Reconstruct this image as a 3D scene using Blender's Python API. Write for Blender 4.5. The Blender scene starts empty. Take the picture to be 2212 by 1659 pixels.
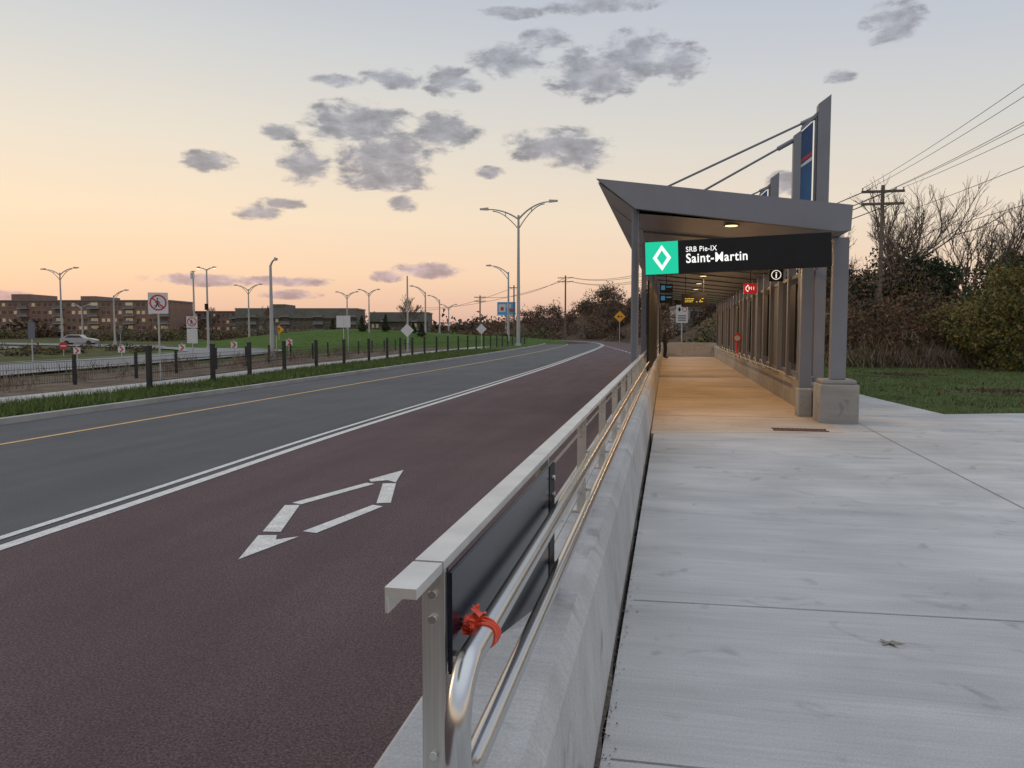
import bpy, math, random
import numpy as np
from mathutils import Vector, Matrix, noise as mnoise
random.seed(7); rng=np.random.default_rng(7)
scene=bpy.context.scene
scene.view_settings.view_transform='Standard'; scene.view_settings.look='None'; scene.view_settings.exposure=0

# ------------------------------------------------------------ materials
def newmat(name):
    m=bpy.data.materials.new(name); m.use_nodes=True
    nt=m.node_tree; b=nt.nodes['Principled BSDF']
    return m,nt,b
def mat(name,col,rough=.7,metal=0.,var=.25,scale=3.,bump=0.,bscale=None,stretch=(1,1,1),col2=None,spec=.5,detail=6,emit=None,es=0,gen=False,fine=0.,fscale=150.,big=0.,bigs=(.25,.05,1)):
    m,nt,b=newmat(name); N=nt.nodes; L=nt.links
    tc=N.new('ShaderNodeTexCoord'); mp=N.new('ShaderNodeMapping'); mp.inputs['Scale'].default_value=stretch
    L.new(tc.outputs['Object'],mp.inputs[0])
    n=N.new('ShaderNodeTexNoise'); n.inputs['Scale'].default_value=scale; n.inputs['Detail'].default_value=detail; n.inputs['Roughness'].default_value=.6
    L.new(mp.outputs[0],n.inputs[0])
    r=N.new('ShaderNodeValToRGB'); r.color_ramp.elements[0].position=.3; r.color_ramp.elements[1].position=.7
    c=np.array(col[:3]); 
    lo=c*(1-var); hi=c*(1+var) if col2 is None else np.array(col2)
    if col2 is not None: lo=c
    r.color_ramp.elements[0].color=(*lo,1); r.color_ramp.elements[1].color=(*np.clip(hi,0,1),1)
    L.new(n.outputs[0],r.inputs[0])
    out=r.outputs[0]
    def modul(out,sc,st,amt,det):
        mp2=N.new('ShaderNodeMapping'); mp2.inputs['Scale'].default_value=st; L.new(tc.outputs['Object'],mp2.inputs[0])
        n3=N.new('ShaderNodeTexNoise'); n3.inputs['Scale'].default_value=sc; n3.inputs['Detail'].default_value=det
        L.new(mp2.outputs[0],n3.inputs[0])
        mr=N.new('ShaderNodeMapRange'); mr.inputs[1].default_value=.3; mr.inputs[2].default_value=.7; mr.inputs[3].default_value=1-amt; mr.inputs[4].default_value=1+amt
        L.new(n3.outputs[0],mr.inputs[0])
        mx=N.new('ShaderNodeVectorMath'); mx.operation='SCALE'; L.new(out,mx.inputs[0]); L.new(mr.outputs[0],mx.inputs['Scale']); return mx.outputs[0]
    if fine>0: out=modul(out,fscale,(1,1,1),fine,2)
    if big>0: out=modul(out,4.,bigs,big,4)
    L.new(out,b.inputs['Base Color'])
    b.inputs['Roughness'].default_value=rough; b.inputs['Metallic'].default_value=metal
    b.inputs['Specular IOR Level'].default_value=spec
    if bump>0:
        n2=N.new('ShaderNodeTexNoise'); n2.inputs['Scale'].default_value=bscale or scale*8; n2.inputs['Detail'].default_value=4
        L.new(mp.outputs[0],n2.inputs[0])
        bp=N.new('ShaderNodeBump'); bp.inputs['Strength'].default_value=bump; bp.inputs['Distance'].default_value=.01
        L.new(n2.outputs[0],bp.inputs['Height']); L.new(bp.outputs[0],b.inputs['Normal'])
    if emit:
        b.inputs['Emission Color'].default_value=(*emit,1); b.inputs['Emission Strength'].default_value=es
    return m
def leafmat(name,c1,c2,scale=.6):
    m=mat(name,c1,rough=.8,col2=c2,scale=scale,spec=.1); return m

def concrete(name,base,stain=.75,joint=None):
    m,nt,b=newmat(name); N=nt.nodes; L=nt.links
    tc=N.new('ShaderNodeTexCoord')
    def noise(s,st,d=6,dist=0.):
        mp=N.new('ShaderNodeMapping'); mp.inputs['Scale'].default_value=st; L.new(tc.outputs['Object'],mp.inputs[0])
        n=N.new('ShaderNodeTexNoise'); n.inputs['Scale'].default_value=s; n.inputs['Detail'].default_value=d; n.inputs['Distortion'].default_value=dist
        L.new(mp.outputs[0],n.inputs[0]); return n.outputs[0]
    def mr(i,a,bb,c,d):
        r=N.new('ShaderNodeMapRange'); r.inputs[1].default_value=a; r.inputs[2].default_value=bb; r.inputs[3].default_value=c; r.inputs[4].default_value=d; L.new(i,r.inputs[0]); return r.outputs[0]
    def mul(a,bb):
        r=N.new('ShaderNodeMath'); r.operation='MULTIPLY'; L.new(a,r.inputs[0]); L.new(bb,r.inputs[1]); return r.outputs[0]
    big=mr(noise(.55,(1,1,1),5,.6),.3,.7,.80,1.1)
    mid=mr(noise(2.2,(.35,1.6,1),7,.4),.3,.7,.87,1.09)
    broom=mr(noise(14,(.12,3.2,1),5),.25,.75,.9,1.08)
    spots=mr(noise(3.1,(1,1,1),8,1.2),.60,.72,1,stain)
    fine=mr(noise(120,(1,1,1),2),.3,.7,.88,1.12)
    f=mul(mul(mul(big,mid),mul(broom,spots)),fine)
    v=N.new('ShaderNodeVectorMath'); v.operation='SCALE'; v.inputs[0].default_value=base[:3]; L.new(f,v.inputs['Scale'])
    L.new(v.outputs[0],b.inputs['Base Color']); b.inputs['Roughness'].default_value=.85; b.inputs['Specular IOR Level'].default_value=.3
    bp=N.new('ShaderNodeBump'); bp.inputs['Strength'].default_value=.3; bp.inputs['Distance'].default_value=.006
    L.new(broom,bp.inputs['Height']); L.new(bp.outputs[0],b.inputs['Normal'])
    return m

M={}
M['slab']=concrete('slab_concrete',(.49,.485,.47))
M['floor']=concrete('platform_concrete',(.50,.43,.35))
M['wallc']=concrete('wall_concrete',(.47,.47,.465),.66)
M['pier']=concrete('pier_concrete',(.36,.35,.33),.7)
M['asphalt']=mat('asphalt',(.100,.100,.102),.9,var=.12,scale=.35,bump=.6,bscale=140,fine=.45,fscale=90,spec=.25,big=.10,bigs=(.5,.04,1))
M['redasph']=mat('red_asphalt',(.104,.070,.071),.9,var=.12,scale=.5,bump=.7,bscale=120,fine=.55,fscale=80,spec=.25,big=.10,bigs=(.5,.04,1))
M['lightroad']=mat('light_asphalt',(.22,.22,.215),.9,var=.12,scale=.4,spec=.2)
M['paintw']=mat('white_paint',(.60,.585,.54),.7,var=.15,scale=9,fine=.22,fscale=60)
M['painty']=mat('yellow_paint',(.60,.38,.14),.7,var=.2,scale=7,fine=.2,fscale=40)
M['joint']=mat('joint_dark',(.25,.245,.235),.9)
M['dirt']=mat('dirt_debris',(.10,.085,.07),.95,var=.5,scale=30,bump=1,bscale=60)
M['grassg']=mat('grass_ground',(.05,.07,.024),1,col2=(.095,.12,.045),scale=1.2,bump=.6,bscale=12,fine=.4,fscale=20,spec=.05)
M['ground']=mat('rough_ground',(.055,.08,.025),1,col2=(.12,.10,.055),scale=.09,fine=.4,fscale=1.5,spec=.03)
M['hillg']=mat('hill_grass',(.055,.10,.022),1,col2=(.085,.125,.035),scale=.15,fine=.3,fscale=3,spec=.03)
M['hillb']=mat('hill_soil',(.075,.055,.04),1,col2=(.11,.08,.055),scale=.3,fine=.4,fscale=2,spec=.03)
M['soil']=mat('soil',(.14,.108,.08),1,var=.4,scale=1.5,fine=.3,fscale=15,spec=.05)
M['kerb']=mat('kerb_concrete',(.36,.35,.33),.9,var=.2,scale=1.2)
M['steel']=mat('brushed_steel',(.54,.53,.50),.36,.95,var=.12,scale=5,stretch=(40,1,1),bump=.03,bscale=60)
M['steeltop']=mat('steel_cap',(.64,.63,.60),.42,.75,var=.12,scale=7,bump=.03,bscale=50)
M['tube']=mat('polished_tube',(.60,.60,.59),.24,1.,var=.08,scale=4,stretch=(1,.3,1))
M['navy']=mat('navy_panel',(.008,.011,.022),.22,0,var=.3,scale=2,spec=.35)
M['grey']=mat('grey_painted_steel',(.185,.195,.225),.45,.1,var=.06,scale=2)
M['greyd']=mat('grey_panel',(.13,.14,.16),.5,.1,var=.1,scale=2)
M['ceil']=mat('ceiling_metal',(.32,.32,.31),.32,.5,var=.14,scale=2,stretch=(1,.2,1))
M['black']=mat('black_panel',(.010,.011,.013),.55,0,var=.2,scale=3,spec=.25)
M['blackp']=mat('black_paint',(.015,.016,.018),.5,0,var=.2,scale=3)
M['green']=mat('green_lit',(.0,.35,.2),.4,var=.02,emit=(.0,.52,.30),es=.9)
M['whitelit']=mat('white_lit',(.8,.8,.8),.4,var=.0,emit=(1,1,.95),es=.75)
M['red']=mat('red_sign',(.5,.02,.02),.45,var=.05,emit=(.6,.02,.02),es=.25)
M['redp']=mat('red_paint',(.5,.03,.03),.45,var=.05)
M['whites']=mat('white_sign',(.60,.60,.60),.5,var=.05)
M['yellow']=mat('yellow_sign',(.75,.33,.01),.5,var=.05)
M['blue']=mat('blue_banner',(.006,.05,.15),.35,col2=(.02,.12,.28),scale=1.5)
M['screenb']=mat('screen_blue',(.02,.1,.2),.4,emit=(.05,.35,.6),es=.25)
M['amber']=mat('amber_led',(.4,.3,.05),.4,emit=(.9,.75,.1),es=.8)
M['galv']=mat('galvanised',(.42,.43,.44),.5,.5,var=.1,scale=3)
M['lampw']=mat('lamp_pole',(.38,.39,.40),.5,.3,var=.05,scale=1)
M['wood']=mat('pole_wood',(.13,.11,.09),.9,var=.3,scale=3,stretch=(4,4,.3))
M['bark']=mat('bark',(.17,.135,.11),.95,var=.3,scale=4)
M['brick']=mat('brick',(.23,.14,.105),.9,var=.15,scale=.8,fine=.15,fscale=5)
M['brick2']=mat('dark_cladding',(.115,.11,.09),.9,var=.2,scale=.5)
M['glassd']=mat('dark_window',(.05,.05,.05),.15,var=.3,scale=.3)
M['winrefl']=mat('painted_reflection_window',(.5,.42,.30),.4,emit=(1,.72,.42),es=.08)  # pale colour and faint glow painted in for sky reflected in the panes
M['tape']=mat('red_plastic',(.72,.075,.03),.35,var=.2,scale=40)
M['rust']=mat('rust_grate',(.13,.07,.05),.8,var=.4,scale=20)
M['lamp']=mat('warm_lamp',(.9,.7,.4),.4,emit=(1,.74,.32),es=2.2)
M['lampon']=mat('lamp_glow',(.9,.8,.6),.4,emit=(1,.9,.7),es=1.6)
M['cloth']=mat('dark_cloth',(.02,.02,.024),.9)
M['skin']=mat('skin',(.45,.27,.2),.6)
M['deadleaf']=mat('dead_leaf',(.24,.21,.175),.9,var=.3,scale=30)
M['carp']=mat('car_paint',(.35,.36,.38),.3,.3,var=.03)
def glassmat(name,col,alpha):
    m,nt,b=newmat(name); b.inputs['Base Color'].default_value=(*col,1); b.inputs['Roughness'].default_value=.05
    b.inputs['Alpha'].default_value=alpha; return m
M['glass']=glassmat('tinted_glass',(.04,.043,.047),.6)

# ------------------------------------------------------------ mesh builder
class MB:
    def __init__(s): s.v=[];s.f=[];s.m=[];s.mats=[]
    def mi(s,k):
        if k not in s.mats: s.mats.append(k)
        return s.mats.index(k)
    def face(s,pts,k):
        n=len(s.v); s.v+= [tuple(p) for p in pts]; s.f.append(tuple(range(n,n+len(pts)))); s.m.append(s.mi(k))
    def prism(s,poly,axis,a,b,k):
        def P(p,t):
            return {'x':(t,p[0],p[1]),'y':(p[0],t,p[1]),'z':(p[0],p[1],t)}[axis]
        n=len(s.v);c=len(poly)
        s.v+=[P(p,a) for p in poly]+[P(p,b) for p in poly]
        fs=[tuple(n+i for i in range(c)),tuple(n+c+i for i in reversed(range(c)))]
        fs+=[(n+i,n+c+i,n+c+(i+1)%c,n+(i+1)%c) for i in range(c)]
        s.f+=fs; s.m+=[s.mi(k)]*len(fs)
    def box(s,x0,x1,y0,y1,z0,z1,k,xo=None):
        n=len(s.v)
        vs=[(x0,y0,z0),(x1,y0,z0),(x1,y1,z0),(x0,y1,z0),(x0,y0,z1),(x1,y0,z1),(x1,y1,z1),(x0,y1,z1)]
        if xo: vs=[(x+xo(y),y,z) for x,y,z in vs]
        s.v+=vs
        fs=[(0,3,2,1),(4,5,6,7),(0,1,5,4),(1,2,6,5),(2,3,7,6),(3,0,4,7)]
        s.f+=[tuple(n+i for i in f) for f in fs]; s.m+=[s.mi(k)]*6
    def tube(s,p0,p1,r0,r1,k,n=8,caps=True):
        p0=Vector(p0);p1=Vector(p1); d=(p1-p0)
        if d.length<1e-6:return
        d.normalize(); a=d.cross(Vector((0,0,1)) if abs(d.z)<.95 else Vector((1,0,0))).normalized(); b=d.cross(a)
        o=len(s.v)
        for p,r in((p0,r0),(p1,r1)):
            for i in range(n):
                t=2*math.pi*i/n; s.v.append(tuple(p+a*(r*math.cos(t))+b*(r*math.sin(t))))
        fs=[(o+i,o+(i+1)%n,o+n+(i+1)%n,o+n+i) for i in range(n)]
        if caps: fs+=[tuple(o+i for i in reversed(range(n))),tuple(o+n+i for i in range(n))]
        s.f+=fs; s.m+=[s.mi(k)]*len(fs)
    def path(s,pts,r,k,n=12):
        pts=[Vector(p) for p in pts]; o=len(s.v); up=None
        for i,p in enumerate(pts):
            d=(pts[min(i+1,len(pts)-1)]-pts[max(i-1,0)]).normalized()
            if up is None: up=d.cross(Vector((1,0,0)) if abs(d.x)<.9 else Vector((0,0,1))).normalized()
            up=(up-d*up.dot(d)).normalized(); b=d.cross(up)
            rr=r[i] if isinstance(r,(list,tuple)) else r
            for j in range(n):
                t=2*math.pi*j/n; s.v.append(tuple(p+up*(rr*math.cos(t))+b*(rr*math.sin(t))))
        fs=[]
        for i in range(len(pts)-1):
            for j in range(n):
                a=o+i*n+j; bb=o+i*n+(j+1)%n; fs.append((a,bb,bb+n,a+n))
        fs+=[tuple(o+j for j in reversed(range(n))),tuple(o+(len(pts)-1)*n+j for j in range(n))]
        s.f+=fs; s.m+=[s.mi(k)]*len(fs)
    def disc(s,c,r,ax,k,n=20,ri=0):
        def P(t,R):
            return (c[0]+R*math.cos(t),c[1],c[2]+R*math.sin(t)) if ax=='y' else (c[0]+R*math.cos(t),c[1]+R*math.sin(t),c[2])
        if ri==0: s.face([P(2*math.pi*i/n,r) for i in range(n)],k)
        else:
            for i in range(n):
                a=2*math.pi*i/n;b=2*math.pi*(i+1)/n
                s.face([P(a,ri),P(a,r),P(b,r),P(b,ri)],k)
    def make(s,name,parent=None,smooth=False,bevel=0,loc=None,rot=None):
        me=bpy.data.meshes.new(name); me.from_pydata(s.v,[],s.f)
        for k in s.mats: me.materials.append(M[k])
        me.polygons.foreach_set('material_index',s.m)
        if smooth: me.polygons.foreach_set('use_smooth',[True]*len(s.f))
        me.update()
        ob=bpy.data.objects.new(name,me); scene.collection.objects.link(ob)
        if parent: ob.parent=parent
        if loc: ob.location=loc
        if rot: ob.rotation_euler=rot
        if bevel:
            md=ob.modifiers.new('bevel','BEVEL'); md.width=bevel; md.segments=2; md.limit_method='ANGLE'
        if smooth:
            md=ob.modifiers.new('es','EDGE_SPLIT'); md.split_angle=math.radians(40)
        return ob
def empty(name,loc=(0,0,0),rot=(0,0,0)):
    e=bpy.data.objects.new(name,None); e.location=loc; e.rotation_euler=rot; scene.collection.objects.link(e); return e
def text(body,name,parent,loc,size,k,bold=0,sx=1.,align='LEFT',sp=1.):
    c=bpy.data.curves.new(name,'FONT'); c.body=body; c.size=size; c.extrude=.002; c.offset=bold; c.align_x=align; c.space_character=sp
    c.materials.append(M[k]); o=bpy.data.objects.new(name,c); o.location=loc; o.rotation_euler=(math.radians(90),0,0); o.scale=(sx,1,1)
    o.parent=parent; scene.collection.objects.link(o); return o

def interp(pl,y):
    ys=[p[1] for p in pl]; xs=[p[0] for p in pl]; return float(np.interp(y,ys,xs))
def smoothpl(pl,n=6):
    P=[np.array(p,float) for p in pl]; out=[]
    for i in range(len(P)-1):
        p0=P[max(i-1,0)];p1=P[i];p2=P[i+1];p3=P[min(i+2,len(P)-1)]
        for j in range(n):
            t=j/n; out.append(.5*((2*p1)+(-p0+p2)*t+(2*p0-5*p1+4*p2-p3)*t*t+(-p0+3*p1-3*p2+p3)*t**3))
    out.append(P[-1]); return out
def offset(pl,d):
    out=[]
    for i,p in enumerate(pl):
        t=pl[min(i+1,len(pl)-1)]-pl[max(i-1,0)]; t=t/np.linalg.norm(t); out.append(p+np.array([t[1],-t[0]])*d)
    return out
def strip(mb,A,B,z,k,zb=None):
    for i in range(len(A)-1):
        mb.face([(A[i][0],A[i][1],z),(B[i][0],B[i][1],z if zb is None else zb),(B[i+1][0],B[i+1][1],z if zb is None else zb),(A[i+1][0],A[i+1][1],z)],k)

# ------------------------------------------------------------ camera
cam=bpy.data.cameras.new('camera'); cam.lens=27.2; cam.sensor_width=36; cam.clip_end=6000; cam.clip_start=.05
co=bpy.data.objects.new('camera',cam); co.location=(0,0,1.55); co.rotation_euler=(math.radians(86.1),0,math.radians(11.7))
scene.collection.objects.link(co); scene.camera=co

# ------------------------------------------------------------ sky
w=bpy.data.worlds.new('World'); scene.world=w; w.use_nodes=True
nt=w.node_tree; N=nt.nodes; L=nt.links; bg=N['Background']
tc=N.new('ShaderNodeTexCoord'); sp=N.new('ShaderNodeSeparateXYZ'); L.new(tc.outputs['Generated'],sp.inputs[0])
def math_(op,a,b=None,clamp=False):
    n=N.new('ShaderNodeMath'); n.operation=op; n.use_clamp=clamp
    for i,x in enumerate((a,b)):
        if x is None: continue
        if isinstance(x,(int,float)): n.inputs[i].default_value=x
        else: L.new(x,n.inputs[i])
    return n.outputs[0]
az=math_('MULTIPLY',math_('ARCTAN2',sp.outputs[0],sp.outputs[1]),57.2958)
el=math_('MULTIPLY',math_('ARCSINE',sp.outputs[2]),57.2958)
def ramp(inp,stops,interp='LINEAR'):
    r=N.new('ShaderNodeValToRGB'); r.color_ramp.interpolation=interp
    e=r.color_ramp.elements
    while len(e)<len(stops): e.new(.5)
    for i,(p,c) in enumerate(stops): e[i].position=p; e[i].color=(*c,1)
    L.new(inp,r.inputs[0]); return r.outputs[0]
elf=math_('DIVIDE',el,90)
warm=ramp(elf,[(0,(.66,.42,.36)),(1.5/90,(.78,.50,.38)),(4/90,(.92,.62,.42)),(8/90,(.92,.71,.51)),(13/90,(.80,.71,.59)),(19/90,(.63,.63,.62)),(26/90,(.45,.50,.59)),(50/90,(.76,.82,.93)),(1,(.83,.88,.96))])  # sky above the view is brightened to add light on the ground
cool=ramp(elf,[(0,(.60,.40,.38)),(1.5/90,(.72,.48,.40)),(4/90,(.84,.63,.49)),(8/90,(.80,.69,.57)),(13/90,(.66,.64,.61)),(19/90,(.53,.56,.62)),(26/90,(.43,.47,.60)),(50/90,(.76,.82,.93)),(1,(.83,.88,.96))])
sidef=N.new('ShaderNodeMapRange'); sidef.inputs[1].default_value=-35; sidef.inputs[2].default_value=22; L.new(az,sidef.inputs[0])
def mix(f,a,b):
    m=N.new('ShaderNodeMix'); m.data_type='RGBA'
    if isinstance(f,(int,float)): m.inputs[0].default_value=f
    else: L.new(f,m.inputs[0])
    for i,x in((6,a),(7,b)):
        if isinstance(x,tuple): m.inputs[i].default_value=(*x,1)
        else: L.new(x,m.inputs[i])
    return m.outputs[2]
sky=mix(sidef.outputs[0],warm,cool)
clouds=[(-22.5,14.4,3.4,1.1),(-20.6,12.3,3.3,1.4),(-26.4,11.6,1.7,1.0),(-32.8,11.4,1.5,0.5),(-28.2,13.6,1.3,0.4),(-20.9,10.6,3.0,0.5),(-16.6,14.1,2.2,0.9),(-8.2,13.2,3.3,0.9),(-6.5,12.4,1.8,0.7),(-5.6,17.8,3.0,1.2),(-3.0,18.9,2.3,1.1),(-0.0,18.3,1.8,0.9),(-12.1,18.8,2.3,0.8),(-16.1,17.4,1.8,0.7),(-20.2,17.5,2.0,0.5),(-24.1,17.1,1.6,0.3),(-9.1,20.2,1.7,0.5),(-5.3,22.2,3.6,0.5),(-29.6,8.2,1.5,0.4),(-28.0,8.9,1.4,0.3),(-19.6,9.1,1.0,0.4),(-18.0,4.4,2.5,0.4),(-20.7,4.0,1.2,0.3),(-33.3,3.5,3.6,0.3),(-28.4,3.5,3.2,0.25),(13.9,19.2,1.6,0.9),(10.8,16.5,0.9,0.3),(-13.3,11.4,1.0,0.3),(-11.9,21.7,2.0,0.3),(7.6,10.1,1.2,0.6),(-27.8,2.6,1.9,0.25),(-44.3,2.2,1.5,0.25),
 (60,15,9,2),(95,20,8,2.5),(140,14,10,2),(-80,18,8,2),(-120,16,9,2),(180,22,9,3)]
cb=N.new('ShaderNodeCombineXYZ'); L.new(az,cb.inputs[0]); L.new(el,cb.inputs[1])
mask=None
for (a,e,ra,re) in clouds:
    ra*=1.5; re*=1.85
    vm=N.new('ShaderNodeVectorMath'); vm.operation='MULTIPLY_ADD'; L.new(cb.outputs[0],vm.inputs[0])
    vm.inputs[1].default_value=(1/ra,1/re,0); vm.inputs[2].default_value=(-a/ra,-e/re,0)
    g=N.new('ShaderNodeTexGradient'); g.gradient_type='SPHERICAL'; L.new(vm.outputs[0],g.inputs[0])
    mask=g.outputs['Fac'] if mask is None else math_('MAXIMUM',mask,g.outputs['Fac'])
cm=N.new('ShaderNodeVectorMath'); cm.operation='MULTIPLY'; L.new(cb.outputs[0],cm.inputs[0]); cm.inputs[1].default_value=(.55,1.15,0)
cn=N.new('ShaderNodeTexNoise'); cn.inputs['Scale'].default_value=.9; cn.inputs['Detail'].default_value=10; cn.inputs['Roughness'].default_value=.62; cn.inputs['Distortion'].default_value=.25; L.new(cm.outputs[0],cn.inputs[0])
md=math_('MULTIPLY',math_('POWER',mask,.6),1.28)
s=math_('ADD',md,math_('MULTIPLY',math_('SUBTRACT',cn.outputs[0],.5),2.2))
dn=N.new('ShaderNodeMapRange'); dn.interpolation_type='SMOOTHSTEP'; dn.inputs[1].default_value=.36; dn.inputs[2].default_value=.95; L.new(s,dn.inputs[0])
gate=N.new('ShaderNodeMapRange'); gate.inputs[1].default_value=0; gate.inputs[2].default_value=.15; L.new(mask,gate.inputs[0])
dens=math_('MULTIPLY',math_('MULTIPLY',dn.outputs[0],gate.outputs[0]),.93)
ccol=ramp(elf,[(0,(.42,.28,.32)),(4/90,(.43,.31,.34)),(8/90,(.32,.28,.30)),(14/90,(.265,.26,.29)),(22/90,(.33,.34,.385)),(1,(.5,.5,.55))])
cshade=N.new('ShaderNodeMapRange'); cshade.inputs[1].default_value=.40; cshade.inputs[2].default_value=.66; cshade.inputs[3].default_value=1.4; cshade.inputs[4].default_value=.82; L.new(cn.outputs[0],cshade.inputs[0])
cs=N.new('ShaderNodeVectorMath'); cs.operation='SCALE'; L.new(ccol,cs.inputs[0]); L.new(cshade.outputs[0],cs.inputs['Scale'])
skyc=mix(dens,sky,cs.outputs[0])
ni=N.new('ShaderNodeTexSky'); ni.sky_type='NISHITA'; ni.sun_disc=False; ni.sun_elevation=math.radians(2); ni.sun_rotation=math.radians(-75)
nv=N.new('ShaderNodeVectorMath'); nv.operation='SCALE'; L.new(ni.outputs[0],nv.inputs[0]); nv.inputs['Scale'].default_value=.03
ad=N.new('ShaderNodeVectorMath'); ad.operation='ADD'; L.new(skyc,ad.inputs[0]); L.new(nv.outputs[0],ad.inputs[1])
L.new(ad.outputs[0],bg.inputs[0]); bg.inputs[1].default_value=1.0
sun=bpy.data.lights.new('sun','SUN'); sun.energy=.3; sun.angle=math.radians(20); sun.color=(1,.78,.55)
so=bpy.data.objects.new('sun',sun); scene.collection.objects.link(so)
sd=Vector((-math.sin(math.radians(75)),math.cos(math.radians(75)),math.tan(math.radians(9)))).normalized()
so.rotation_euler=sd.to_track_quat('Z','Y').to_euler()

# ------------------------------------------------------------ ground
mounds=[(-42,98,26,2.2),(-30,120,20,1.2),(12,112,15,6.5),(6,137,14,8),(0,163,16,9.5),(-15,198,18,9.5),(-35,225,20,6),(30,120,22,7),(25,160,25,9)]
def gz(x,y):
    z=-.36
    for mx,my,R,h in mounds:
        q=((x-mx)**2+(y-my)**2)/R**2
        if q<1: z+=h*(1-q)**2
    return z
mb=MB()
n=190; ts=np.linspace(-1,1,n)
gx=[-20+2600*(abs(t)**3.2)*np.sign(t)+60*t for t in ts]; gy=[90+2600*(abs(t)**3.2)*np.sign(t)+110*t for t in ts]
vv=[(x,y,gz(x,y)) for y in gy for x in gx]; ff=[(j*n+i,j*n+i+1,(j+1)*n+i+1,(j+1)*n+i) for j in range(n-1) for i in range(n-1)]
mb.v=vv; mb.f=ff; mb.mi('ground'); mb.mi('hillg'); mb.mi('hillb')
def isg(f):
    x,y,_=vv[f[0]]
    if -75<x<-16 and 60<y<150 and not(x<-52 and y<75): return 1
    if x>-60 and y>95: return 2
    return 0
mb.m=[isg(f) for f in ff]; mb.make('ground',smooth=False)

W=smoothpl([(-5.6,-6),(-5.72,5.6),(-6.0,13),(-6.1,22),(-6.2,30),(-6.45,43),(-7,59),(-7.9,83),(-9.4,106),(-13.5,131),(-21,153),(-35,176),(-60,202),(-110,240)])
Y=smoothpl([(-10.65,-6),(-10.7,6),(-10.75,13),(-10.85,22),(-10.95,30),(-11.1,43),(-11.5,60),(-12.6,84),(-14.3,107),(-18.4,133),(-25.5,156),(-38.5,180),(-63,206),(-113,245)])
C=smoothpl([(-12.9,-6),(-12.95,6),(-13.0,13),(-13.15,22),(-13.4,30),(-13.7,43),(-14.3,60),(-15.6,84),(-17.6,108),(-21.6,134.5),(-28.5,158),(-41,182.5),(-65,209),(-115,248)])
R=smoothpl([(-.9,-6),(-.9,5.6),(-.95,13),(-1,22),(-1,30),(-1,43),(-1.2,59),(-2.2,82),(-4.3,104.5),(-8.6,128.5),(-16.5,150),(-31,172),(-57,198),(-107,236)])
mb=MB(); strip(mb,C,W,-.30,'asphalt'); 
mb.make('road')
mb=MB(); strip(mb,W,R,-.298,'redasph'); mb.make('bus_lane')
mb=MB()
z=-.293
strip(mb,offset(W,-.19),offset(W,-.09),z,'paintw'); strip(mb,offset(W,.05),offset(W,.19),z,'paintw')
strip(mb,offset(Y,-.055),offset(Y,.055),z,'painty')
for i in range(12):
    t0=i/12; t1=t0+.045
    a=np.array([-2.2,58]); b=np.array([-9.1,104])
    p=a+(b-a)*t0;q=a+(b-a)*t1
    mb.face([(p[0]-.08,p[1],z),(p[0]+.08,p[1],z),(q[0]+.08,q[1],z),(q[0]-.08,q[1],z)],'paintw')
dm=[[(-3.42,5.58),(-3.27,6.33),(-3.42,6.19),(-3.49,6.33),(-3.65,6.29)],
    [(-3.68,6.42),(-3.51,6.44),(-3.86,7.50),(-4.01,7.46)],
    [(-3.99,7.58),(-3.86,7.53),(-3.51,8.74),(-3.63,8.78)],
    [(-3.68,8.98),(-3.60,8.85),(-3.44,8.99),(-3.29,8.88),(-3.486,9.70)],
    [(-3.42,8.78),(-3.27,8.83),(-2.95,7.80),(-3.09,7.74)],
    [(-3.10,7.66),(-2.97,7.62),(-3.17,6.47),(-3.32,6.50)]]
for d in dm: mb.face([(x,y,z) for x,y in d],'paintw')
mb.make('road_marking')
mb=MB(); K1=offset(C,-.18)
strip(mb,K1,C,-.18,'kerb'); strip(mb,C,offset(C,.001),-.18,'kerb',-.31)
mb.make('kerb')
F1=smoothpl([(-14.75,-6),(-14.75,6),(-14.8,13),(-14.85,20),(-15.3,27),(-16.2,34),(-16.8,45),(-18,58),(-19,80),(-20.4,112),(-25,140)])
mb=MB(); 
V1=[np.array([interp([(q[0],q[1]) for q in F1],c[1])-.8 if c[1]<135 else c[0]-5,c[1]]) for c in K1]
strip(mb,V1,K1,-.21,'grassg'); mb.make('grass_verge')
V2=[v+np.array([-.02,0]) for v in V1]; V3=[v+np.array([-2.3,0]) for v in V1]
mb=MB(); strip(mb,V3,V2,-.25,'kerb'); mb.make('path')
V4=[v+np.array([-9,1]) for v in V1]
mb=MB(); strip(mb,V4,[v+np.array([-.02,0]) for v in V3],-.27,'soil'); mb.make('planting_bed')
r2=smoothpl([(-25,-20),(-29,15),(-32,32),(-36,55),(-42,68),(-58,80),(-90,95),(-150,115)])
mb=MB(); strip(mb,offset(r2,-4),offset(r2,4),-.262,'lightroad')
strip(mb,offset(r2,4),offset(r2,4.2),-.2,'kerb'); strip(mb,offset(r2,-4.2),offset(r2,-4),-.2,'kerb'); mb.make('side_road')
r3=smoothpl([(-60,-10),(-62,30),(-70,62),(-90,80),(-150,95)])
mb=MB(); strip(mb,offset(r3,-5),offset(r3,5),-.258,'lightroad'); mb.make('side_road')

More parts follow.
